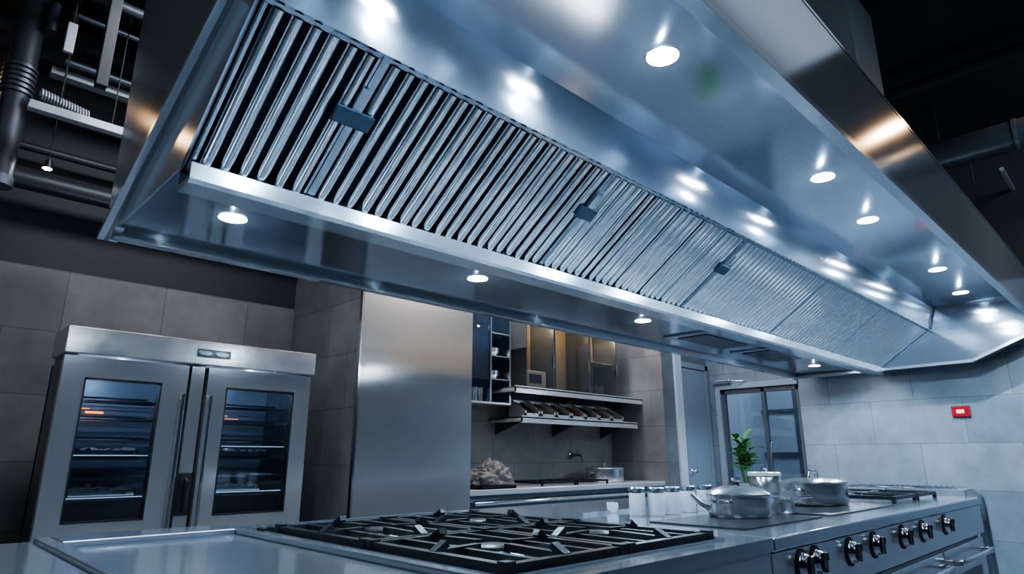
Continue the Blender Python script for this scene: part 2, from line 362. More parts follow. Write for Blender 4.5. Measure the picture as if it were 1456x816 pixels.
# filters
lx = [onP(*pp, fb, fn).x for pp in ((502, 153), (832, 293), (1015, 386))]
sp = (lx[2] - lx[0]) / 2
joints = lx + [lx[2] + sp, lx[2] + 2 * sp]
edges = [X0 + .014] + joints + [X1 - .02]
def FP(x, s, d):
    v = fb + ftan * (s * FL) + fn * d; return Vector((x, v.y, v.z))
flabels = ['short baffle filter at the near left end of the hood', 'long ribbed baffle filter carrying the largest nearest dark latch',
           'ribbed baffle filter carrying the second dark latch, mid hood', 'ribbed baffle filter carrying the third, small dark latch',
           'ribbed baffle filter second from the far end of the hood', 'ribbed baffle filter at the far end of the hood beside the end panel']
rr = random.Random(11)
for i in range(len(edges) - 1):
    a, bq = edges[i] + .002, edges[i + 1] - .002
    R = thing('baffle_filter', FP((a + bq) / 2, 0, 0), flabels[i], 'baffle filter', 'baffle filters in the hood')
    wa = .03 if i == 1 else .010
    wb = .010
    a2, b2 = a + wa, bq - wb
    n = max(3, round((b2 - a2) / .060)); per = (b2 - a2) / n
    jit = 1.0 if i < 3 else .1
    m = MB()
    xs = []
    for k in range(n):
        hw = .355 + rr.uniform(-.03, .03) * jit; hh = .030 + rr.uniform(-.006, .005) * jit; sk = rr.uniform(-.007, .007) * jit
        u0 = .5
        xs.append((a2 + (k + u0 - hw) * per, -.034))
        for j in range(15):
            t = PI * j / 14; cs, sn = math.cos(t), math.sin(t)
            u = u0 - hw * math.copysign(abs(cs) ** .85, cs); d = -.010 + hh * sn ** .85 - sk * cs
            xs.append((a2 + (k + u) * per, d))
        xs.append((a2 + (k + u0 + hw) * per, -.034))
    rows = [[m.bm.verts.new(FP(x, s, d)) for x, d in xs] for s in (.035, .965)]
    for k in range(len(xs) - 1):
        if (k + 1) % 17 == 0: continue
        m.bm.faces.new([rows[0][k], rows[0][k + 1], rows[1][k + 1], rows[1][k]])
    m.build('baffles', 'baffle', R)
    fm = MB()
    def slab(xa, xb, s0, s1, d0, d1):
        v = [fm.bm.verts.new(FP(x, s, d)) for x in (xa, xb) for s in (s0, s1) for d in (d0, d1)]
        for q in ((0, 1, 3, 2), (4, 6, 7, 5), (0, 4, 5, 1), (2, 3, 7, 6), (0, 2, 6, 4), (1, 5, 7, 3)): fm.bm.faces.new([v[k] for k in q])
    slab(a, bq, 0, .035, -.036, .008); slab(a, bq, .965, 1, -.036, .008)
    slab(a, a + wa, .035, .965, -.036, .012); slab(bq - wb, bq, .035, .965, -.036, .012)
    fm.build('frame', 'bframe', R)
    fm = MB(); slab(a2, b2, .035, .965, -.0358, -.0335); fm.build('groove_backing', 'groove', R)
    if 0 < i < 4:
        wl = .075 if i == 1 else .062
        fm = MB(); slab(a - wl, a + wl, .57, .67, .0265, .040); fm.build('latch', 'latch', R, bevel=.006)
        fm = MB(); slab(a - .02, a + .02, .67, .80, .0265, .033); fm.build('latch_tab', 'bframe', R, bevel=.003)

def lamp(name, typ, loc, W, col, size, rot=None, sy=None, spot=None, blend=.4):
    l = bpy.data.lights.new(name, typ); l.energy = W; l.color = col
    if typ == 'AREA':
        l.size = size
        if sy: l.shape = 'RECTANGLE'; l.size_y = sy
    else: l.shadow_soft_size = size
    if spot: l.spot_size = spot; l.spot_blend = blend
    o = bpy.data.objects.new(name, l); COL.objects.link(o); o.location = loc
    if rot: o.rotation_euler = rot
    return o
def downlight(loc, label, grp, r0):
    r = thing('downlight', loc, label, 'downlight', grp)
    MB().lathe([(r0 * 1.02, -.0005), (r0 * 1.12, -.0005), (r0 * 1.11, -.0015), (r0 * 1.06, -.002), (r0 * 1.0, -.0015), (r0 * 1.0, -.0005)], loc, 'z', 32).build('trim_ring', 'chrome', r)
    MB().lathe([(0, -.004), (r0 * .5, -.0037), (r0 * .99, -.0015), (r0 * .99, -.0005), (0, -.0005)], loc, 'z', 32).build('lens', 'lens', r)
    return r
COOL = (.58, .80, 1.0)
fl = [onZ(px, py, ZH) for px, py in ((942, 80), (1170, 252), (1234, 313), (1333, 383), (1366, 416))]
fl.insert(0, Vector((1.1, fl[0].y, ZH)))
nm = ['lit downlight on the hood ceiling above the griddle, outside the photo top', 'large bright downlight on the hood ceiling nearest the camera',
      'second visible downlight along the upper hood ceiling', 'third visible downlight along the upper hood ceiling',
      'fourth visible downlight along the upper hood ceiling', 'farthest downlight on the upper hood ceiling near the end panel']
for i, v in enumerate(fl):
    downlight((v.x, v.y, ZH - .0005), nm[i], 'downlights in the upper hood ceiling', .062)
    lamp('downlight_glow', 'POINT', (v.x, v.y, ZH - .09), 2.2, COOL, .002)
    lamp('downlight_beam', 'SPOT', (v.x, v.y, ZH - .030), 78, COOL, .004, (0, 0, 0), None, 2.86, .3)
bl = [onZ(px, py, 2.10) for px, py in ((331, 310), (679, 396), (914, 456), (1158, 520), (1208, 517))]
bl[4].y = max(bl[4].y, 2.30)
nm = ['downlight in the hood lower ledge at the left end, above the refrigerator', 'downlight in the hood lower ledge above the steel wall panel',
      'downlight in the hood lower ledge above the alcove shelves', 'rear one of two far downlights in the hood lower ledge', 'front one of two far downlights in the hood lower ledge beside the gutter']
for i, v in enumerate(bl):
    downlight((v.x, v.y, 2.0995), nm[i], 'downlights in the hood lower ledge', .054)
    lamp('downlight_glow', 'POINT', (v.x, v.y, 2.03), 1.3, COOL, .002)
    lamp('downlight_beam', 'SPOT', (v.x, v.y, 2.075), 44, COOL, .004, (0, 0, 0), None, 2.8)

# ================================================================== OVERHEAD SERVICES
d = thing('exhaust_duct', (4.4, 1.25, 3.04), 'pale grey square exhaust duct rising from the hood top', 'duct')
MB().prism([(1.0, 3.038), (1.44, 3.322), (1.5, 3.322), (1.5, ZC - .001), (1.0, ZC - .001)], 'x', 4.12, 4.68).build('duct_body', 'lduct', d, smooth=False)
for z in (3.5,):
    m = MB(); m.box(4.09, 4.119, .97, 1.53, z, z + .03); m.box(4.681, 4.71, .97, 1.53, z, z + .03); m.box(4.119, 4.681, .97, .999, z, z + .03); m.box(4.119, 4.681, 1.501, 1.53, z, z + .03)
    m.build('flange', 'duct', d)
px = onZ(1390, 212, 3.75).x
d = thing('ventilation_duct', (px, 0, 3.62), 'grey horizontal ventilation duct under the dark ceiling at right', 'duct')
MB().tube([(px, -2.5, 3.78), (px, 1.9, 3.78)], .13, 24).build('duct_body', 'pipe', d)
for y in (-1.5, -.5, .45, 1.2): MB().tube([(px, y, 3.78), (px, y + .03, 3.78)], .14, 24).build('joint_band', 'duct', d)
for y in (-1.2, 1.0): MB().tube([(px, y, 3.90), (px, y, ZC)], .008, 6).build('hanger_rod', 'dpipe', d)
tag(MB().tube([(5.6, -.6, 4.12), (5.6, 2.6, 4.12)], .05, 14).build('ceiling_pipe', 'dpipe'), 'thin dark pipe running under the black ceiling at upper right', 'pipe')
a = onY(1357, 118, .95); b2 = onY(1385, 262, .95)
tag(MB().tube([(a.x, .95, ZC), (a.x, .95, a.z), (a.x + .03, .95, a.z - .2), (b2.x, .95, b2.z)], .012, 8).build('hanging_rod', 'pipe'), 'bent dark rod hanging from the ceiling above the hood', 'rod')
a = onY(1424, 240, .7); b2 = onY(1450, 285, .7)
tag(MB().tube([a, b2], .02, 10).build('conduit_end', 'lduct'), 'short pale conduit stub at the far right above the hood', 'conduit')
a = onY(18, 150, 4.6)
d = thing('ventilation_pipe', (a.x, 4.6, 2.72), 'vertical grey ventilation pipe at the upper left edge', 'pipe')
MB().tube([(a.x, 4.6, 2.74), (a.x, 4.6, ZC)], .075, 24).build('pipe_body', 'pipe', d)
zz = onY(27, 115, 4.6).z
MB().tube([(a.x, 4.6, 2.72), (a.x, 4.6, 2.78)], .085, 24).build('end_ring', 'duct', d)
for k in range(6): MB().tube([(a.x, 4.6, zz - .1 + k * .034), (a.x, 4.6, zz - .08 + k * .034)], .088, 24).build('collar_ring', 'duct', d)
MB().tube([(a.x + .095, 4.5, zz + .35), (a.x + .095, 4.5, zz + .55)], .03, 12).build('clamp', 'duct', d)
def rail(p0, p1, y, w, h, name, mat, label, cat):
    A = onY(*p0, y); B = onY(*p1, y)
    z = (A.z + B.z) / 2
    o = thing(name, ((A.x + B.x) / 2, y, z - h / 2), label, cat)
    m = MB(); m.prism([(y - w / 2, z - h / 2), (y + w / 2, z - h / 2), (y + w / 2, z + h / 2), (y + w / 2 - .006, z + h / 2), (y + w / 2 - .006, z - h / 2 + .006), (y - w / 2 + .006, z - h / 2 + .006), (y - w / 2 + .006, z + h / 2), (y - w / 2, z + h / 2)], 'x', A.x, B.x)
    m.build('channel', mat, o, smooth=False)
    for k in range(3):
        x = A.x + (B.x - A.x) * (k + .5) / 3; MB().tube([(x, y, z - h / 2), (x, y, ZC)], .004, 6).build('hanger_rod', 'dpipe', o)
rail((40, 152), (260, 212), 4.3, .06, .05, 'cable_tray', 'lduct', 'lower grey steel cable tray under the ceiling at upper left', 'cable tray')
rail((72, 102), (260, 165), 4.85, .08, .05, 'cable_tray', 'lduct', 'upper grey steel cable tray behind the hanging spring', 'cable tray')
rail((72, 40), (300, 120), 5.25, .1, .05, 'cable_tray', 'duct', 'dim cable tray against the dark wall at the top left', 'cable tray')
A = onY(-40, 235, 5.2); B = onY(300, 320, 5.2)
tag(MB().tube([(A.x, 5.2, (A.z + B.z) / 2), (PX0 - .01, 5.2, (A.z + B.z) / 2)], .07, 18).build('wall_pipe', 'pipe'), 'grey horizontal pipe along the dark upper wall at left', 'pipe')
A = onY(60, 128, 4.4)
pts = [(A.x + .0022 * k, 4.45 + .03 * math.cos(k * .9), A.z - .00045 * k + .03 * math.sin(k * .9)) for k in range(120)]
tag(MB().tube(pts, .006, 5).build('coil_spring', 'lduct'), 'coiled metal spring between the pipe and cable tray at upper left', 'spring')
A = onY(100, 55, 4.2)
d = thing('pipe_clamp', (A.x, 4.2, A.z - .1), 'pale metal pipe clamp hanging near the ceiling at upper left', 'clamp')
box(A.x - .025, A.x + .025, 4.18, 4.21, A.z - .1, A.z + .1).build('plate', 'lduct', d, bevel=.005)
MB().tube([(A.x, 4.195, A.z + .09), (A.x, 4.195, ZC)], .006, 6).build('rod', 'dpipe', d)
A = onY(155, 60, 4.0)
tag(box(A.x - .03, A.x + .03, 3.97, 4.03, 3.25, ZC).build('steel_post', 'dpipe', bevel=.004), 'dark square steel hanger post left of the hood', 'post')
A = onY(67, 240, 4.62)
d = thing('spot_lamp', (A.x, 4.62, A.z), 'tiny lit spot lamp under the pipe at upper left', 'lamp')
MB().lathe([(.0, .06), (.018, .06), (.026, .03), (.032, 0.0), (.028, 0.0), (.0, .01)], A, 'z', 18).build('housing', 'black', d)
MB().lathe([(.0, -.004), (.02, -.003), (.027, .002), (0, .006)], A, 'z', 18).build('bulb', 'lens', d)
MB().tube([A + Vector((0, 0, .055)), (A.x, 4.62, ZC)], .003, 6).build('stem', 'dpipe', d)
for x0, y, z, r, mt, lab in ((-1.5, 3.7, 4.05, .06, 'dpipe', 'dark ceiling pipe nearest the hood at upper left'), (-1.5, 5.0, 4.0, .05, 'dpipe', 'dark ceiling pipe against the upper left wall'),
                         (.45, 4.72, 3.72, .025, 'duct', 'thin grey conduit between the cable trays at upper left'), (-1.5, 5.32, 3.3, .03, 'pipe', 'thin grey conduit above the wall pipe at upper left'),
                         (.42, 4.5, 3.95, .02, 'duct', 'slim grey conduit high above the cable trays at upper left'), (.42, 5.4, 3.62, .02, 'duct', 'slim grey conduit fixed to the dark wall at upper left'),
                         (.42, 4.1, 3.88, .035, 'pipe', 'short grey pipe below the cross beams at upper left')):
    tag(MB().tube([(x0, y, z), (PX0 - .1, y, z)], r, 12).build('ceiling_pipe', mt), lab, 'pipe')
for x, z, lab in ((.9, 4.18, 'dark cross beam under the ceiling at far upper left'), (1.5, 4.2, 'dark cross beam under the ceiling beside the hood end')):
    tag(MB().prism([(x - .05, z - .06), (x + .05, z - .06), (x + .05, z - .045), (x + .01, z - .045), (x + .01, ZC - .005), (x - .01, ZC - .005), (x - .01, z - .045), (x - .05, z - .045)], 'y', 3.3, 5.49).build('ceiling_beam', 'pipe', smooth=False), lab, 'beam')

# ================================================================== REFRIGERATOR
RX0, RX1, RY = .675, 2.165, 4.3
RB = 4.95
R = thing('refrigerator', (1.42, 4.6, 0), 'two door stainless steel refrigerator with dark glass windows against the left wall', 'refrigerator')
b = MB()
b.box(RX0 + .05, RX0 + .08, RY + .05, RB, .08, 1.735); b.box(RX1 - .04, RX1, RY + .05, RB, .08, 1.735)
b.box(RX0 + .05, RX1, RB - .04, RB, .08, 1.735); b.box(RX0 + .05, RX1, RY + .05, RB, .08, .16)
b.build('body', 'dsteel', R)
box(RX0 + .081, RX1 - .041, RB - .05, RB - .041, .161, 1.73).build('interior_back', 'fin', R)
box(RX0 - .01, RX1 + .01, RY - .055, RY + .32, 1.738, 1.892).build('top_panel', 'worn', R, bevel=.006)
box(RX0 + .06, RX1, RY + .321, RB, 1.738, 1.86).build('compressor_cover', 'dsteel', R)
box(1.341, 1.458, RY + .02, RY + .3, .16, 1.730).build('door_gap', 'black', R)
box(1.362, 1.440, RY - .004, RY + .0195, .16, 1.730).build('mullion', 'fridge', R)
box(1.36, 1.57, RY - .061, RY - .0555, 1.785, 1.838).build('badge_plate', 'dsteel', R)
for xx in (1.41, 1.515): MB().lathe([(0, .007), (.04, .006), (.046, 0)], (xx, RY - .0615, 1.812), '-y', 24, 1, .42).build('badge', 'bframe', R)
for x in (RX0 + .1, RX1 - .08):
    for y in (4.42, 4.88): MB().tube([(x, y, 0), (x, y, .08)], .025, 12).build('foot', 'black', R)
for z in (.60, .93, 1.05, 1.16, 1.28, 1.40, 1.51):
    sh = MB()
    for k in range(10):
        y = 4.45 + k * .045; sh.tube([(RX0 + .085, y, z), (RX1 - .05, y, z)], .0035, 5)
    sh.box(RX0 + .085, RX1 - .05, 4.437, 4.445, z - .006, z + .006)
    sh.build('shelf', 'chrome', R, smooth=False)
for x0, x1, z in ((RX0 + .1, 1.3, 1.178), (1.5, RX1 - .1, 1.238), (1.5, RX1 - .1, .948), (RX0 + .1, 1.3, .942)):
    box(x0, x1, 4.40, 4.412, z, z + .004).build('blue_glint', 'strip', R)  # emissive strips standing in for soft blue reflections in the glass
for bx in ((.90, .95, 1.47, 1.474), (.93, 1.03, 1.443, 1.456), (1.0, 1.1, 1.424, 1.428), (1.72, 1.82, 1.46, 1.464), (1.8, 1.9, 1.44, 1.443)):
    gl = MB(); gl.box(bx[0], bx[1], 4.85, 4.86, bx[2], bx[3]); gl.build('orange_glint', 'glow', R)  # glowing bars standing in for orange glints in the door glass
def fdoor(x0, x1, wx0, wx1, hx):
    z0, z1, wz0, wz1 = .10, 1.728, .82, 1.61
    d = MB(); y0, y1 = RY - .02, RY + .035
    d.box(x0, wx0, y0, y1, z0, z1); d.box(wx1, x1, y0, y1, z0, z1); d.box(wx0, wx1, y0, y1, wz1, z1); d.box(wx0, wx1, y0, y1, z0, wz0)
    D = d.build('door', 'fridge', R)
    g = MB(); k = .008
    g.box(wx0, wx0 + k, y0 - .004, y1, wz0, wz1); g.box(wx1 - k, wx1, y0 - .004, y1, wz0, wz1); g.box(wx0, wx1, y0 - .004, y1, wz0, wz0 + k); g.box(wx0, wx1, y0 - .004, y1, wz1 - k, wz1)
    g.build('gasket', 'black', D)
    box(wx0 + .005, wx1 - .005, RY - .008, RY - .002, wz0 + .005, wz1 - .005).build('window', 'glass', D)
    h = MB(); h.box(hx - .010, hx + .010, RY - .056, RY - .044, .40, 1.55); h.box(hx - .007, hx + .007, RY - .045, RY - .0195, 1.50, 1.525); h.box(hx - .007, hx + .007, RY - .045, RY - .0195, .43, .455)
    h.build('handle', 'chrome', D, bevel=.003)
fdoor(RX0 + .002, 1.340, .79, 1.195, 1.318)
fdoor(1.459, RX1 - .002, 1.58, 2.045, 1.481)
m = MB(); m.box(1.362, 1.437, RY - .022, RY - .0045, .83, 1.08); m.build('lock_plate', 'black', R, bevel=.006)
MB().tube([(1.400, RY - .02, .87), (1.400, RY - .06, .88), (1.400, RY - .06, 1.03), (1.400, RY - .02, 1.04)], .014, 10).build('lock_grip', 'black', R)
for i, (x, z, lab) in enumerate(((1.0, 1.165, 'tray of pale food on the upper shelf behind the left glass'), (1.02, .935, 'tray of pale food on the lower shelf behind the left glass'), (1.83, 1.165, 'tray of pale food on the upper shelf behind the right glass'), (1.8, .935, 'tray of pale food on the lower shelf behind the right glass'))):
    T = thing('food_tray', (x, 4.66, z), lab, 'food tray', 'trays in the refrigerator')
    m = MB(); m.box(x - .18, x + .18, 4.52, 4.82, z, z + .012); m.box(x - .18, x - .17, 4.52, 4.82, z, z + .045); m.box(x + .17, x + .18, 4.52, 4.82, z, z + .045); m.box(x - .18, x + .18, 4.52, 4.53, z, z + .045); m.box(x - .18, x + .18, 4.81, 4.82, z, z + .045)
    m.build('tray', 'chrome', T, smooth=False)
    def fnn(u, v):
        return Vector((x - .168 + .336 * u, 4.532 + .276 * v, z + .03 + .06 * abs(noise.noise(Vector((u * 6 + i * 3, v * 5, i))))))
    fd = MB().grid(fnn, 20, 16).build('food', 'food', T); fd['kind'] = 'stuff'

# ================================================================== ALCOVE
C = thing('back_counter', (5.2, 4.7, 0), 'stainless steel cooking counter standing in the alcove', 'counter')
box(3.74, 6.78, 4.40, 5.08, .1, .80).build('body', 'dsteel', C, bevel=.004)
box(3.725, 6.79, 4.33, 5.09, .845, .895).build('worktop', 'shelfm', C, bevel=.008)
box(3.73, 6.785, 4.375, 5.08, .802, .843).build('apron', 'dsteel', C)
MB().tube([(3.76, 4.30, .78), (6.76, 4.30, .78)], .018, 12).build('front_rail', 'chrome', C)
for x in (3.85, 5.2, 6.6): MB().tube([(x, 4.30, .78), (x, 4.41, .78)], .012, 8).build('rail_bracket', 'chrome', C)
for x in (3.9, 6.6):
    for y in (4.5, 5.0): MB().tube([(x, y, 0), (x, y, .1)], .025, 10).build('foot', 'black', C)
q = onY(702, 690, 4.5)
for i, x in enumerate((4.99, 5.525)):
    m = MB()
    for k in range(5): m.bar((x - .25, 4.42 + k * .12, .93), (x + .25, 4.42 + k * .12, .93), .016, .018)
    for xx in (x - .25, x, x + .25): m.bar((xx, 4.41, .928), (xx, 4.91, .928), .018, .02)
    for xx in (x - .25, x + .25):
        for y in (4.42, 4.9): m.box(xx - .009, xx + .009, y - .009, y + .009, .8955, .93)
    tag(m.build('hob_grate', 'iron', smooth=False), ['black hob grate on the alcove counter beside the cloth bundle', 'black hob grate on the alcove counter left of the lidded pot'][i], 'hob grate', 'hob grates on the alcove counter')
def cl(u, v):
    th = u * 2 * PI; ph = v * PI * .5
    d = Vector((math.cos(th) * math.cos(ph), math.sin(th) * math.cos(ph), math.sin(ph)))
    n = 1 + .24 * noise.noise(d * 1.9) + .14 * noise.noise(d * 6) + .30 * abs(noise.noise(d * 3.6 + Vector((3, 1, 2))))
    return Vector((q.x + d.x * .23 * n, 4.56 + d.y * .16 * n, .928 + max(0, d.z * .18 * n)))
m = MB(); m.box(q.x - .3, q.x + .14, 4.345, 4.78, .8955, .905); m.box(q.x - .3, q.x + .14, 4.345, 4.36, .8955, .925); m.box(q.x - .3, q.x + .14, 4.765, 4.78, .8955, .925); m.box(q.x - .3, q.x - .285, 4.345, 4.78, .8955, .925); m.box(q.x + .125, q.x + .14, 4.345, 4.78, .8955, .925)
tag(m.build('baking_tray', 'black', smooth=False), 'dark flat baking tray under the cloth bundle in the alcove', 'tray')
tag(MB().grid(cl, 72, 30).build('cloth_bundle', 'cloth'), 'crumpled greyish cloth bundle on the alcove counter', 'cloth')
def potthing(name, c, r, h, label, lidh=.035, sx=1.0, lid=True, seg=40):
    c = Vector(c); T = thing(name, c, label, 'pot')
    prof = [(0, 0), (r * .94, 0), (r * .985, .008), (r, .02), (r, h - .006), (r * 1.035, h - .002), (r * 1.035, h), (r * .97, h), (r * .96, .02), (0, .015)]
    MB().lathe(prof, c, 'z', seg, sx).build('body', 'pot', T)
    for s in (-1, 1):
        hx = c.x + s * r * sx
        m = MB().tube([(hx - s * .004, c.y - .035, c.z + h * .72), (hx + s * .03, c.y - .033, c.z + h * .75), (hx + s * .042, c.y, c.z + h * .76), (hx + s * .03, c.y + .033, c.z + h * .75), (hx - s * .004, c.y + .035, c.z + h * .72)], .007, 8)
        m.build('handle', 'chrome', T)
    if lid:
        Ld = MB().lathe([(r * 1.03, h + .001), (r * 1.045, h + .006), (r * .9, h + lidh * .4), (r * .55, h + lidh * .85), (0, h + lidh), ], c, 'z', seg, sx).build('lid', 'pot', T)
        MB().lathe([(.010, h + lidh - .004), (.009, h + lidh + .012), (.022, h + lidh + .018), (.024, h + lidh + .026), (.014, h + lidh + .032), (0, h + lidh + .033)], c, 'z', 20).build('lid_knob', 'chrome', Ld)
    return T
q = onY(860, 686, 4.72)
potthing('stock_pot', (q.x, 4.72, .8955), .21, .15, 'wide steel pot with lid on the alcove counter at right', .03, 1.15)
q = onY(812, 655, 5.09)
T = thing('wall_faucet', (q.x, 5.09, q.z), 'small dark wall faucet above the alcove counter', 'faucet')
MB().lathe([(.04, 0), (.04, .012), (.015, .02), (.012, .05)], (q.x, 5.0995, q.z + .06), '-y', 18).build('mount', 'dsteel', T)
MB().tube([(q.x, 5.05, q.z + .06), (q.x, 4.97, q.z + .07), (q.x - .02, 4.90, q.z + .05), (q.x - .03, 4.89, q.z - .02)], .012, 10).build('spout', 'dsteel', T)
MB().bar((q.x, 5.03, q.z + .07), (q.x + .05, 5.02, q.z + .12), .012, .012).build('lever', 'dsteel', T)
def shelf(x0, x1, z, label):
    T = thing('wall_shelf', ((x0 + x1) / 2, 4.85, z - .05), label, 'shelf', 'steel shelves in the alcove')
    m = MB(); m.box(x0, x1, 4.60, 5.0995, z - .012, z); m.box(x0, x1, 4.60, 4.615, z - .06, z + .012); m.box(x0, x0 + .012, 4.6, 5.0995, z - .05, z)
    m.build('board', 'shelfm', T)
    for x in (x0 + .1, (x0 + x1) / 2, x1 - .1):
        MB().prism([(5.0995, z - .013), (4.68, z - .013), (4.68, z - .03), (5.0995, z - .17)], 'x', x - .008, x + .008).build('bracket', 'dsteel', T, smooth=False)
q0 = onY(733, 549, 4.6); q1 = onY(742, 592, 4.6)
SZ1 = q0.z; SZ0 = q1.z
shelf(q0.x, 6.79, SZ1, 'upper steel wall shelf in the alcove under the cabinets')
shelf(q1.x, 6.66, SZ0, 'lower steel wall shelf in the alcove holding the spice bins')
xa, xb = q1.x + .12, 6.5; nb = 7; wbin = (xb - xa) / nb
cols = ['brown', 'tan', 'brown', 'red', 'brown', 'red', 'tan']
names = ['brown spice at the left end of the row', 'tan spice, second from the left', 'brown spice, third from the left', 'red spice at the middle of the row', 'brown spice right of the middle', 'red spice next to the last', 'tan spice at the right end']
for i in range(nb):
    x0 = xa + i * wbin + .01; x1 = xa + (i + 1) * wbin - .01; z = SZ0 + .001
    T = thing('spice_bin', ((x0 + x1) / 2, 4.8, z), 'tilted steel bin of ' + names[i], 'spice bin', 'spice bins on the lower shelf')
    m = MB()
    for (a, b) in ((x0, x0 + .022), (x1 - .022, x1)): m.prism([(4.68, z), (4.93, z), (4.93, z + .20), (4.90, z + .20), (4.68, z + .07)], 'x', a, b)
    m.box(x0, x1, 4.922, 4.93, z, z + .20); m.box(x0, x1, 4.68, 4.688, z, z + .045); m.box(x0, x1, 4.68, 4.93, z, z + .006)
    m.build('bin', 'shelfm', T, smooth=False)
    def fs(u, v, x0=x0, x1=x1, z=z, i=i):
        return Vector((x0 + .023 + (x1 - x0 - .046) * u, 4.69 + .228 * v, z + .03 + .14 * v + .03 * noise.noise(Vector((u * 5 + i * 4, v * 6, 1)))))
    o = MB().grid(fs, 12, 12).build('spice', cols[i], T); o['kind'] = 'stuff'
bays = [onY(p, 520, 4.72).x for p in (748, 789, 839, 877)]
labs = ['glass fronted wall cabinet with warm light and a tan appliance inside, left of three', 'middle of three glass fronted wall cabinets, warm brown inside', 'right of three glass fronted wall cabinets, with squat jars inside']
for i in range(3):
    x0, x1 = bays[i] + .004, bays[i + 1] - .004
    z0, z1 = SZ1 + .013, 2.75
    T = thing('wall_cabinet', ((x0 + x1) / 2, 4.9, z0), labs[i], 'cabinet', 'wall cabinets over the alcove shelf')
    m = MB(); m.box(x0, x0 + .015, 4.72, 5.09, z0, z1); m.box(x1 - .015, x1, 4.72, 5.09, z0, z1); m.box(x0, x1, 4.72, 5.09, z0, z0 + .02); m.box(x0, x1, 4.72, 5.09, z1 - .02, z1)
    m.build('carcass', 'gframe', T)
    box(x0 + .021, x1 - .021, 5.075, 5.089, z0 + .021, z1 - .021).build('back', 'wood', T)
    if i == 2: box(x0 + .021, x1 - .021, 4.78, 5.07, z0 + .40, z0 + .41).build('inner_shelf', 'wood', T)
    g = box(x0 + .006, x1 - .006, 4.708, 4.713, z0 + .006, z1 - .006).build('glass_door', 'cglass', T)
    box(x1 - .05, x1 - .035, 4.69, 4.7075, z0 + .25, z0 + .4).build('pull', 'chrome', g)
    box(x0 + .05, x1 - .05, 4.9, 4.94, z1 - .032, z1 - .0205).build('light_strip', 'warm', T)
    lamp('cabinet_lamp', 'POINT', ((x0 + x1) / 2, 4.85, z1 - .14), (4.5, 3, 4.5)[i], (1, .72, .42), .01)
qb = bays[0]
T = thing('small_appliance', (qb + .2, 4.88, SZ1 + .034), 'small tan box appliance with dark screen in the left wall cabinet', 'appliance')
box(qb + .07, bays[1] - .08, 4.78, 5.0, SZ1 + .034, SZ1 + .22).build('housing', 'cream', T, bevel=.012)
box(qb + .11, bays[1] - .16, 4.775, 4.7795, SZ1 + .08, SZ1 + .18).build('screen', 'black', T)
for i in range(4):
    x = bays[2] + .09 + i * .1
    T = thing('jar', (x, 4.88, SZ1 + .034), ['squat dark jar in the right wall cabinet, leftmost', 'squat dark jar in the right wall cabinet, second', 'squat dark jar in the right wall cabinet, third', 'squat dark jar in the right wall cabinet, rightmost'][i], 'jar', 'jars in the right wall cabinet')
    MB().lathe([(0, 0), (.036, 0), (.038, .01), (.038, .1), (.03, .115), (0, .115)], (x, 4.88, SZ1 + .034), 'z', 18).build('body', 'brown', T)
    MB().lathe([(.031, .116), (.033, .118), (.033, .135), (0, .137)], (x, 4.88, SZ1 + .034), 'z', 18).build('lid', 'black', T)
xa = 4.06; xb = onY(733, 520, 4.75).x - .06
T = thing('utensil_rack', ((xa + xb) / 2, 4.95, 1.70), 'blue glass and steel storage rack at the left of the alcove', 'rack')
rz = onY(700, 574, 4.75).z
box(xa, xb, 5.06, 5.09, rz, 2.8).build('back_board', 'blued', T)
box(xa, xb, 4.76, 5.06, rz, rz + .02).build('bottom_shelf', 'shelfm', T)
for x in (xa, (xa + xb) / 2, xb - .02): box(x, x + .02, 4.76, 5.058, rz + .021, 2.8).build('upright', 'bframe', T)
for k in range(3):
    z = rz + .25 + k * .24; box((xa + xb) / 2 + .021, xb - .021, 4.78, 5.05, z, z + .012).build('slat_shelf', 'fridge', T)
box(xa + .021, (xa + xb) / 2 - .001, 4.775, 4.78, rz + .24, 2.8).build('glass_front', 'cglass', T)
for i in range(3):
    x = xa + .08 + i * .075
    tag(MB().lathe([(0, 0), (.03, 0), (.036, .14), (.033, .14), (.028, .008), (0, .008)], (x, 4.85, rz + .0205), 'z', 18).build('metal_cup', 'pot'),
        ['tall metal cup on the blue rack, left', 'tall metal cup on the blue rack, middle', 'tall metal cup on the blue rack, right'][i], 'cup', 'cups on the blue rack')
xm = (xa + xb) / 2
for i in range(2):
    z = rz + .25 + i * .24 + .0125
    T = thing('bowl_stack', (xm + .14, 4.9, z), ['stack of steel bowls on the lower glass shelf of the blue rack', 'stack of steel bowls on the middle glass shelf of the blue rack'][i], 'bowls')
    for k in range(3): MB().lathe([(0, 0), (.045, 0), (.085, .05), (.083, .052), (.043, .005), (0, .004)], (xm + .14, 4.9, z + k * .018), 'z', 24).build('bowl', 'pot', T)
lamp('rack_lamp', 'POINT', (xa + .25, 4.65, 2.5), 3.5, (.6, .8, 1), .005)

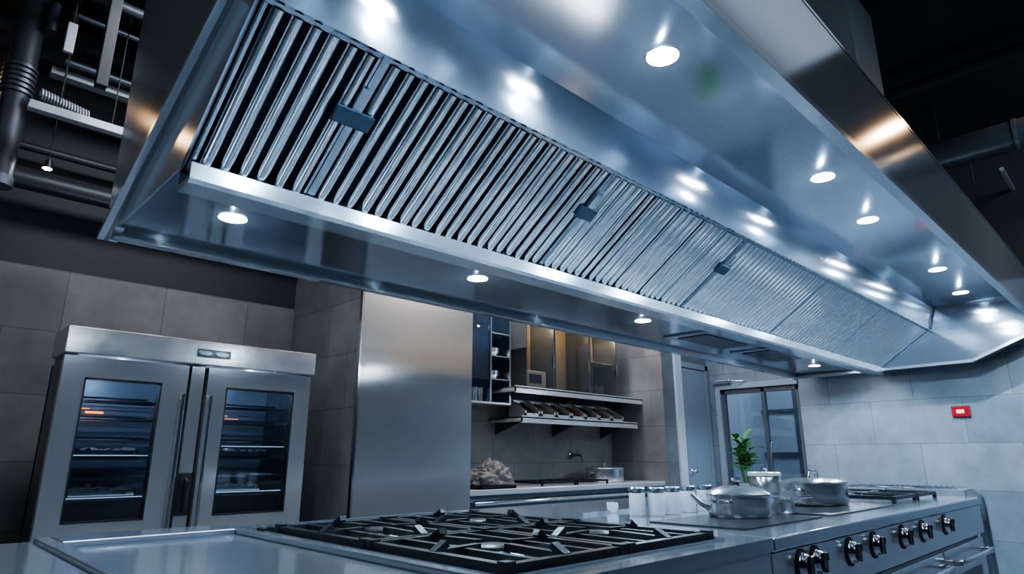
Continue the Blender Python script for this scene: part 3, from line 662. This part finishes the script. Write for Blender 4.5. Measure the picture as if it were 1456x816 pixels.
# ================================================================== ISLAND
CT = .92; YF = .961; YK = 2.516
def counter_front(T, x0, x1, deep=True):
    box(x0, x1, YF + .05, YK - .05, .12, .70).build('body', 'side', T, bevel=.003)
    if deep: box(x0, x1, YF + .012, YK - .02, .705, .872).build('control_panel', 'side', T, bevel=.004)
    for x in (x0 + .08, x1 - .08):
        for y in (YF + .12, YK - .12): MB().tube([(x, y, 0), (x, y, .12)], .028, 12).build('foot', 'black', T)
T = thing('prep_counter', (-.3, 1.7, 0), 'plain steel prep counter at the left end of the island', 'counter')
counter_front(T, -1.0, .398)
box(-1.0, .398, YF, YK, .875, CT).build('worktop', 'top', T, bevel=.006)
T = thing('griddle', (.69, 1.7, 0), 'flat steel griddle unit with raised rim beside the gas burners', 'griddle')
counter_front(T, .402, .988)
box(.402, .988, YF, YK, .875, CT - .016).build('worktop', 'dsteel', T)
box(.456, .941, 1.10, 2.330, CT - .0155, CT - .006).build('griddle_plate', 'top', T)
m = MB(); m.box(.404, .446, YF, 2.514, CT - .0155, CT + .010); m.build('side_rim', 'top', T, bevel=.004)
m = MB(); m.box(.951, .986, YF, 2.514, CT - .0155, CT + .010); m.build('side_rim', 'top', T, bevel=.004)
m = MB(); m.box(.4465, .9505, 2.342, 2.514, CT - .0155, CT + .012); m.build('back_rim', 'top', T, bevel=.004)
GX0, GX1 = .992, 2.106
T = thing('gas_range', (1.55, 1.7, 0), 'steel gas range with black burner grates at the front of the island', 'gas range')
counter_front(T, GX0, GX1, False)
OX0, OX1, OY0, OY1 = 1.03, 1.94, 1.07, 2.22
ZB = .893
box(GX0, GX1, YF + .012, YK - .02, .705, .878).build('control_panel', 'side', T, bevel=.004)
m = MB(); m.box(GX0, OX0, YF, YK, .88, CT); m.box(OX1, GX1, YF, YK, .88, CT); m.box(OX0, OX1, YF, OY0, .88, CT); m.box(OX0, OX1, OY1, YK, .88, CT)
m.build('worktop', 'top', T, smooth=False)
m = MB(); m.box(OX0 - .02, OX0 - .006, OY0 - .02, OY1 + .02, CT + .0003, CT + .007); m.box(OX1 + .006, OX1 + .02, OY0 - .02, OY1 + .02, CT + .0003, CT + .007); m.box(OX0 - .006, OX1 + .006, OY0 - .02, OY0 - .006, CT + .0003, CT + .007); m.box(OX0 - .006, OX1 + .006, OY1 + .006, OY1 + .02, CT + .0003, CT + .007)
m.build('tray_rim', 'chrome', T, smooth=False)
box(OX0 + .001, OX1 - .001, OY0 + .001, OY1 - .001, .8785, ZB - .003).build('burner_tray', 'dsteel', T)
for k in range(26):
    x = 1.03 + k * .038; box(x, x + .022, 2.29, 2.35, CT + .0005, CT + .006).build('vent_slot', 'groove', T)
box(1.02, 2.02, 2.362, 2.385, CT + .0005, CT + .014).build('vent_lip', 'top', T)
gw, gd = (OX1 - OX0) / 2, (OY1 - OY0) / 2
glab = ['near left cast iron burner grate on the gas range', 'far left cast iron burner grate on the gas range', 'near right cast iron burner grate beside the front edge', 'far right cast iron burner grate nearest the canisters']
gi = 0
for ix in range(2):
    for iy in range(2):
        cx = OX0 + gw * (ix + .5); cy = OY0 + gd * (iy + .5)
        def fl_(u, v, cx=cx, cy=cy):
            e = max(abs(u - .5), abs(v - .5)) * 2
            return Vector((cx - gw * .485 + gw * .97 * u, cy - gd * .485 + gd * .97 * v, ZB + .006 + .018 * max(0, e - .72) / .28 + .013 * noise.noise(Vector((u * 7 + cx * 9, v * 7 + cy * 9, 0))) + .008 * noise.noise(Vector((u * 18, v * 18, cx)))))
        MB().grid(fl_, 36, 36).build('drip_liner', 'foil', T)
        B = MB().lathe([(.085, ZB - .002), (.085, ZB + .020), (.07, ZB + .026), (.06, ZB + .036), (0, ZB + .036)], (cx, cy, 0), 'z', 28).build('burner', 'burner', T)
        MB().lathe([(.054, ZB + .037), (.056, ZB + .044), (.048, ZB + .048), (0, ZB + .049)], (cx, cy, 0), 'z', 28).build('burner_cap', 'iron', B)
        m = MB(); hw, hd = gw / 2 - .018, gd / 2 - .018; zt = CT + .013
        for s in (-1, 1):
            m.bar((cx - hw, cy + s * hd, zt), (cx + hw, cy + s * hd, zt), .026, .019); m.bar((cx + s * hw, cy - hd, zt), (cx + s * hw, cy + hd, zt), .026, .019)
            m.bar((cx + s * hw, cy, zt + .002), (cx + s * .055, cy, zt + .006), .024, .019); m.bar((cx, cy + s * hd, zt + .002), (cx, cy + s * .055, zt + .006), .024, .019)
            m.bar((cx + s * hw, cy, zt), (cx + s * hw * .8, cy, zt + .026), .026, .017); m.bar((cx, cy + s * hd, zt), (cx, cy + s * hd * .82, zt + .026), .026, .017)
            m.bar((cx + s * hw * .52, cy - hd, zt + .001), (cx + s * hw * .52, cy + hd, zt + .001), .020, .017)
            for s2 in (-1, 1):
                m.box(cx + s * hw - .015, cx + s * hw + .015, cy + s2 * hd - .015, cy + s2 * hd + .015, ZB - .0025, zt + .015)
        tag(m.build('burner_grate', 'iron', smooth=False), glab[gi], 'grate', 'cast iron grates on the gas range'); gi += 1
def knob(T, x, y, z, r=.043):
    K = MB().lathe([(r * .98, .0), (r * .98, .010), (r * .90, .014), (r * .87, .024), (r * .78, .030), (0, .031)], (x, y, z), '-y', 28).build('knob', 'knobm', T)
    MB().lathe([(r * 1.0, 0.0005), (r * 1.25, .0005), (r * 1.23, .005), (r * 1.0, .006)], (x, y, z), '-y', 28).build('bezel', 'black', K)
    MB().box(x - .010, x + .010, y - .046, y - .0305, z - r * .8, z + r * .8).build('grip', 'chrome', K, bevel=.005)
    MB().box(x - .003, x + .003, y - .0485, y - .0462, z + r * .2, z + r * .75).build('pointer', 'black', K)
for x in (1.3, 1.62): knob(T, x, YF + .0115, .80)
CX0, CX1 = 2.112, 5.2
T = thing('cooking_suite', (3.6, 1.7, 0), 'long stainless cooking range with chrome knobs and oven doors, far part of the island', 'cooking range')
counter_front(T, CX0, CX1)
m = MB(); m.box(CX0, CX1, YF, YK, .875, CT)
m.build('worktop', 'top', T, bevel=.008, seg=3)
for a, b_, c_, d_ in ((2.25, 2.95, 1.12, 1.52), (3.05, 3.95, 1.12, 1.6)):
    box(a, b_, c_, d_, CT + .0003, CT + .006).build('hot_plate', 'bglass', T)
box(2.3, 3.9, 1.9, 1.93, CT + .0003, CT + .012).build('back_ledge', 'top', T)
kz = [onY(*p, YF - .01).x for p in ((1216, 779), (1250, 770), (1290, 759), (1318, 753), (1350, 747))]
for x in [2.33, 2.45] + kz: knob(T, x, YF + .0115, .815)
dx = (CX1 - CX0 - .1) / 3
for i in range(3):
    a = CX0 + .05 + i * dx + .01; b_ = a + dx - .02
    D = box(a, b_, YF + .016, YF + .049, .16, .685).build('oven_door', 'side', T, bevel=.006)
    MB().tube([(a + .1, YF + .018, .62), (a + .1, YF - .04, .625), (a + .13, YF - .045, .625), (b_ - .13, YF - .045, .625), (b_ - .1, YF - .04, .625), (b_ - .1, YF + .018, .62)], .016, 12).build('handle', 'chrome', D)
    box(a + .18, b_ - .18, YF + .011, YF + .0155, .26, .54).build('window', 'bglass', D)
MB().tube([(CX1 - .08, YF + .03, CT + .018), (CX1 + .03, YF + .03, CT + .016), (CX1 + .085, YF + .03, CT - .01), (CX1 + .115, YF + .03, CT - .07), (CX1 + .12, YF + .03, CT - .16), (CX1 + .12, YF + .03, .0)], .034, 16).build('corner_bumper', 'top', T)
m = MB(); m.box(CX1 + .0005, CX1 + .09, YF + .08, YK, .1, .87); m.build('end_panel', 'side', T, bevel=.006)
m = MB(); m.tube([(CX1 - .04, YF + .05, CT + .05), (CX1 - .04, 2.2, CT + .05)], .010, 10)
for k in range(36):
    y = YF + .06 + k * .033; m.tube([(CX1 - .04, y, CT + .05), (CX1 - .04, y + .012, CT + .05)], .016, 10)
for y in (YF + .07, 1.5, 2.1): m.tube([(CX1 - .04, y, CT), (CX1 - .04, y, CT + .05)], .007, 8)
m.build('beaded_rail', 'chrome', T)
for i, cx in enumerate((4.3, 4.75)):
    m = MB(); cy = 1.42
    for s in (-1, 1):
        m.bar((cx - .2, cy + s * .26, CT + .03), (cx + .2, cy + s * .26, CT + .03), .016, .02); m.bar((cx + s * .2, cy - .26, CT + .03), (cx + s * .2, cy + .26, CT + .03), .016, .02)
        m.bar((cx + s * .2, cy, CT + .032), (cx + s * .04, cy, CT + .034), .014, .02); m.bar((cx, cy + s * .26, CT + .032), (cx, cy + s * .04, CT + .034), .014, .02)
        for s2 in (-1, 1): m.box(cx + s * .2 - .01, cx + s * .2 + .01, cy + s2 * .26 - .01, cy + s2 * .26 + .01, CT + .0005, CT + .03)
    tag(m.build('burner_grate', 'iron', smooth=False), ['small black burner grate just past the oval casserole', 'small black burner grate nearest the beaded end rail'][i], 'grate', 'small grates at the far end of the island')

# canisters
clab = ['pale lidded canister, first of the row beside the white cup', 'pale lidded canister, second of the row', 'pale lidded canister, third of the row', 'pale lidded canister, fourth of the row', 'pale lidded canister, fifth, behind the lidded pot']
cp = [(907, 733), (934, 733), (957, 731), (979, 728), (1003, 726)]
base = Vector((2.55, 1.75, CT + .0005))
src = thing('canister', base, clab[0], 'canister', 'canisters standing in a row')
MB().lathe([(0, 0), (.033, 0), (.036, .004), (.036, .092), (.033, .096), (0, .096)], base, 'z', 28).build('body', 'cer', src)
MB().lathe([(.030, .0962), (.030, .102), (.037, .103), (.038, .115), (.034, .120), (0, .121)], base, 'z', 28).build('lid', 'bframe', src)
for i, p in enumerate(cp):
    o = src if i == 0 else copy_tree(src)
    q = onZ(*p, CT)
    o.location = (q.x, q.y, CT + .0005); o['label'] = clab[i]
q = onZ(871, 729, CT)
T = thing('small_cup', (q.x, q.y, CT + .0005), 'small white cup left of the canisters', 'cup')
MB().lathe([(0, 0), (.018, 0), (.024, .016), (.026, .045), (.024, .045), (.022, .016), (0, .006)], (q.x, q.y, CT + .0005), 'z', 24).build('body', 'cupw', T)
MB().tube([(q.x + .024, q.y, CT + .038), (q.x + .04, q.y, CT + .036), (q.x + .04, q.y, CT + .018), (q.x + .024, q.y, CT + .014)], .004, 8).build('handle', 'cupw', T)
q = onZ(1052, 736, CT)
lp = potthing('lidded_pot', (q.x, q.y, CT + .0065), .13, .088, 'steel pot with domed lid and spout at the front of the island', .04)
MB().tube([(q.x - .087, q.y + .090, CT + .045), (q.x - .115, q.y + .122, CT + .065), (q.x - .135, q.y + .145, CT + .095)], [.018, .013, .010], 12).build('spout', 'pot', lp)
q = onZ(1160, 718, CT)
cas = potthing('casserole', (q.x, q.y, CT + .0065), .155, .11, 'wide oval steel casserole with a looped top handle', .02, 1.5, lid=False)
Ld = MB().lathe([(.159, .111), (.161, .118), (.11, .130), (0, .136)], (q.x, q.y, CT + .0065), 'z', 40, 1.5).build('lid', 'pot', cas)
MB().tube([(q.x - .06, q.y, CT + .139), (q.x - .055, q.y, CT + .167), (q.x - .03, q.y, CT + .177), (q.x + .03, q.y, CT + .177), (q.x + .055, q.y, CT + .167), (q.x + .06, q.y, CT + .139)], .009, 10).build('lid_handle', 'chrome', Ld)
q = onZ(1090, 712, CT)
T = thing('steel_container', (q.x, q.y, CT + .0005), 'plain cylindrical steel container with flat lid behind the lidded pot', 'container')
MB().lathe([(0, 0), (.085, 0), (.09, .006), (.09, .135), (.086, .14), (0, .14)], (q.x, q.y, CT + .0005), 'z', 36).build('body', 'pot', T)
Lc = MB().lathe([(.091, .1405), (.095, .142), (.095, .160), (.09, .165), (0, .168)], (q.x, q.y, CT + .0005), 'z', 36).build('lid', 'shelfm', T)
MB().tube([(q.x - .035, q.y, CT + .168), (q.x - .03, q.y, CT + .185), (q.x + .03, q.y, CT + .185), (q.x + .035, q.y, CT + .168)], .006, 8).build('lid_handle', 'chrome', Lc)
q = onZ(1112, 731, CT)
T = thing('milk_pan', (q.x, q.y, CT + .0065), 'small steel milk pan between the lidded pot and the casserole', 'pan')
MB().lathe([(0, 0), (.05, 0), (.055, .01), (.057, .06), (.061, .064), (.055, .064), (.05, .012), (0, .008)], (q.x, q.y, CT + .0065), 'z', 28).build('body', 'pot', T)
MB().tube([(q.x + .05, q.y - .02, CT + .058), (q.x + .08, q.y - .05, CT + .07), (q.x + .11, q.y - .10, CT + .078)], .008, 10).build('handle', 'chrome', T)
q = onZ(1063, 704, CT)
T = thing('potted_plant', (q.x, q.y, CT + .0005), 'bright green leafy plant in a small pot at the back of the island', 'plant')
MB().lathe([(0, 0), (.04, 0), (.05, .07), (.055, .08), (.048, .08), (.045, .068), (0, .068)], (q.x, q.y, CT + .0005), 'z', 28).build('pot', 'potc', T)
MB().lathe([(.045, .069), (0, .073)], (q.x, q.y, CT + .0005), 'z', 20).build('soil', 'soil', T)
sm = MB(); lm = MB()
for k in range(8):
    a = k * .8; l = .20 + .05 * (k % 3); tip = Vector((q.x + .045 * math.cos(a), q.y + .045 * math.sin(a), CT + .07 + l))
    sm.tube([(q.x + .01 * math.cos(a), q.y + .01 * math.sin(a), CT + .068), tip], [.005, .003], 6)
    for j in range(7):
        f_ = .4 + .6 * j / 6
        a2 = a + j * 2.4; s0 = Vector((q.x + .045 * f_ * math.cos(a), q.y + .045 * f_ * math.sin(a), CT + .07 + l * f_))
        ll = random.uniform(.09, .14); el = random.uniform(.45, 1.2)
        dirv = Vector((math.cos(a2) * math.cos(el), math.sin(a2) * math.cos(el), math.sin(el))); sd = dirv.cross(Vector((0, 0, 1))).normalized()
        nn = sd.cross(dirv)
        def lf(u, v):
            wdt = .028 * math.sin(PI * min(1, u * .97 + .03)) ** .8
            return s0 + dirv * (u * ll) + sd * ((v - .5) * 2 * wdt) + Vector((0, 0, -.05 * u * u)) + nn * (abs(v - .5) * .02)
        lm.grid(lf, 7, 2)
sm.build('stems', 'stem', T); lm.build('foliage', 'leaf', T)

# ================================================================== LIGHTS
lamp('room_fill', 'AREA', (2.0, -2.0, 4.2), 105, (.63, .81, 1), 3.5, (0.35, 0, 0), 2.0)
lamp('hood_face_fill', 'AREA', (2.6, -.1, 4.25), 5, (.68, .82, 1), 4.5, None, .5)  # added fill, unseen, lifts the reflection on the hood's front face
lamp('end_wall_fill', 'AREA', (5.6, -.9, 4.1), 95, (.60, .80, 1), 1.4, (0, -.6, 0), 1.2)  # unseen fill added to brighten the tiled end wall
lamp('end_fill', 'AREA', (6.4, 3.7, 3.9), 50, (.64, .81, 1), 1.2, (0, -.3, 0), .9)
lamp('left_fill', 'AREA', (-1.8, 2.2, 2.9), 18, (.68, .84, 1), 1.6, (0, -1.35, .35), 1.2)  # added fill out of view for the hood end, gusset and left wall
lamp('warm_room_lamp', 'AREA', (6.3, .0, 4.15), 10, (1, .62, .32), .12)
lamp('warm_left_lamp', 'POINT', (-.2, 5.15, 3.65), 3, (1, .60, .28), .05)
lamp('fridge_front_fill', 'AREA', (1.2, 3.5, 3.9), 50, (.86, .92, 1), 1.2, (.2, 0, 0), .6)  # added overhead fill for the refrigerator and left wall
lamp('panel_light', 'AREA', (3.1, 3.6, 3.9), 22, (1, .93, .88), .8, (.25, 0, 0), .3)
lamp('alcove_fill', 'AREA', (5.3, 4.5, 3.6), 60, (1, .93, .86), 1.6, None, .4)  # unseen fill added above the alcove
lamp('corridor_light', 'AREA', (XE + 1.5, 3.4, 3.9), 120, (.68, .84, 1), 1.2)
lamp('fridge_inner_fill', 'POINT', (1.0, 4.5, 1.66), 6, (.70, .86, 1), .01)  # this pair of fills is added to brighten the contents behind the glass
lamp('fridge_inner_fill', 'POINT', (1.8, 4.5, 1.66), 6, (.70, .86, 1), .01)
wd = bpy.data.worlds.new('World'); S.world = wd; wd.use_nodes = True
wd.node_tree.nodes['Background'].inputs[0].default_value = (.05, .07, .1, 1); wd.node_tree.nodes['Background'].inputs[1].default_value = .3
# ================================================================== CAMERA
cam = bpy.data.cameras.new('camera'); co = bpy.data.objects.new('camera', cam); COL.objects.link(co)
cam.sensor_width = 36; cam.lens = 36 * F / 1456; cam.clip_start = .02
co.location = (0, 0, CZ)
dv = Vector((math.cos(PH) * math.cos(PT), math.sin(PH) * math.cos(PT), math.sin(PT)))
co.rotation_euler = dv.to_track_quat('-Z', 'Y').to_euler()
S.camera = co
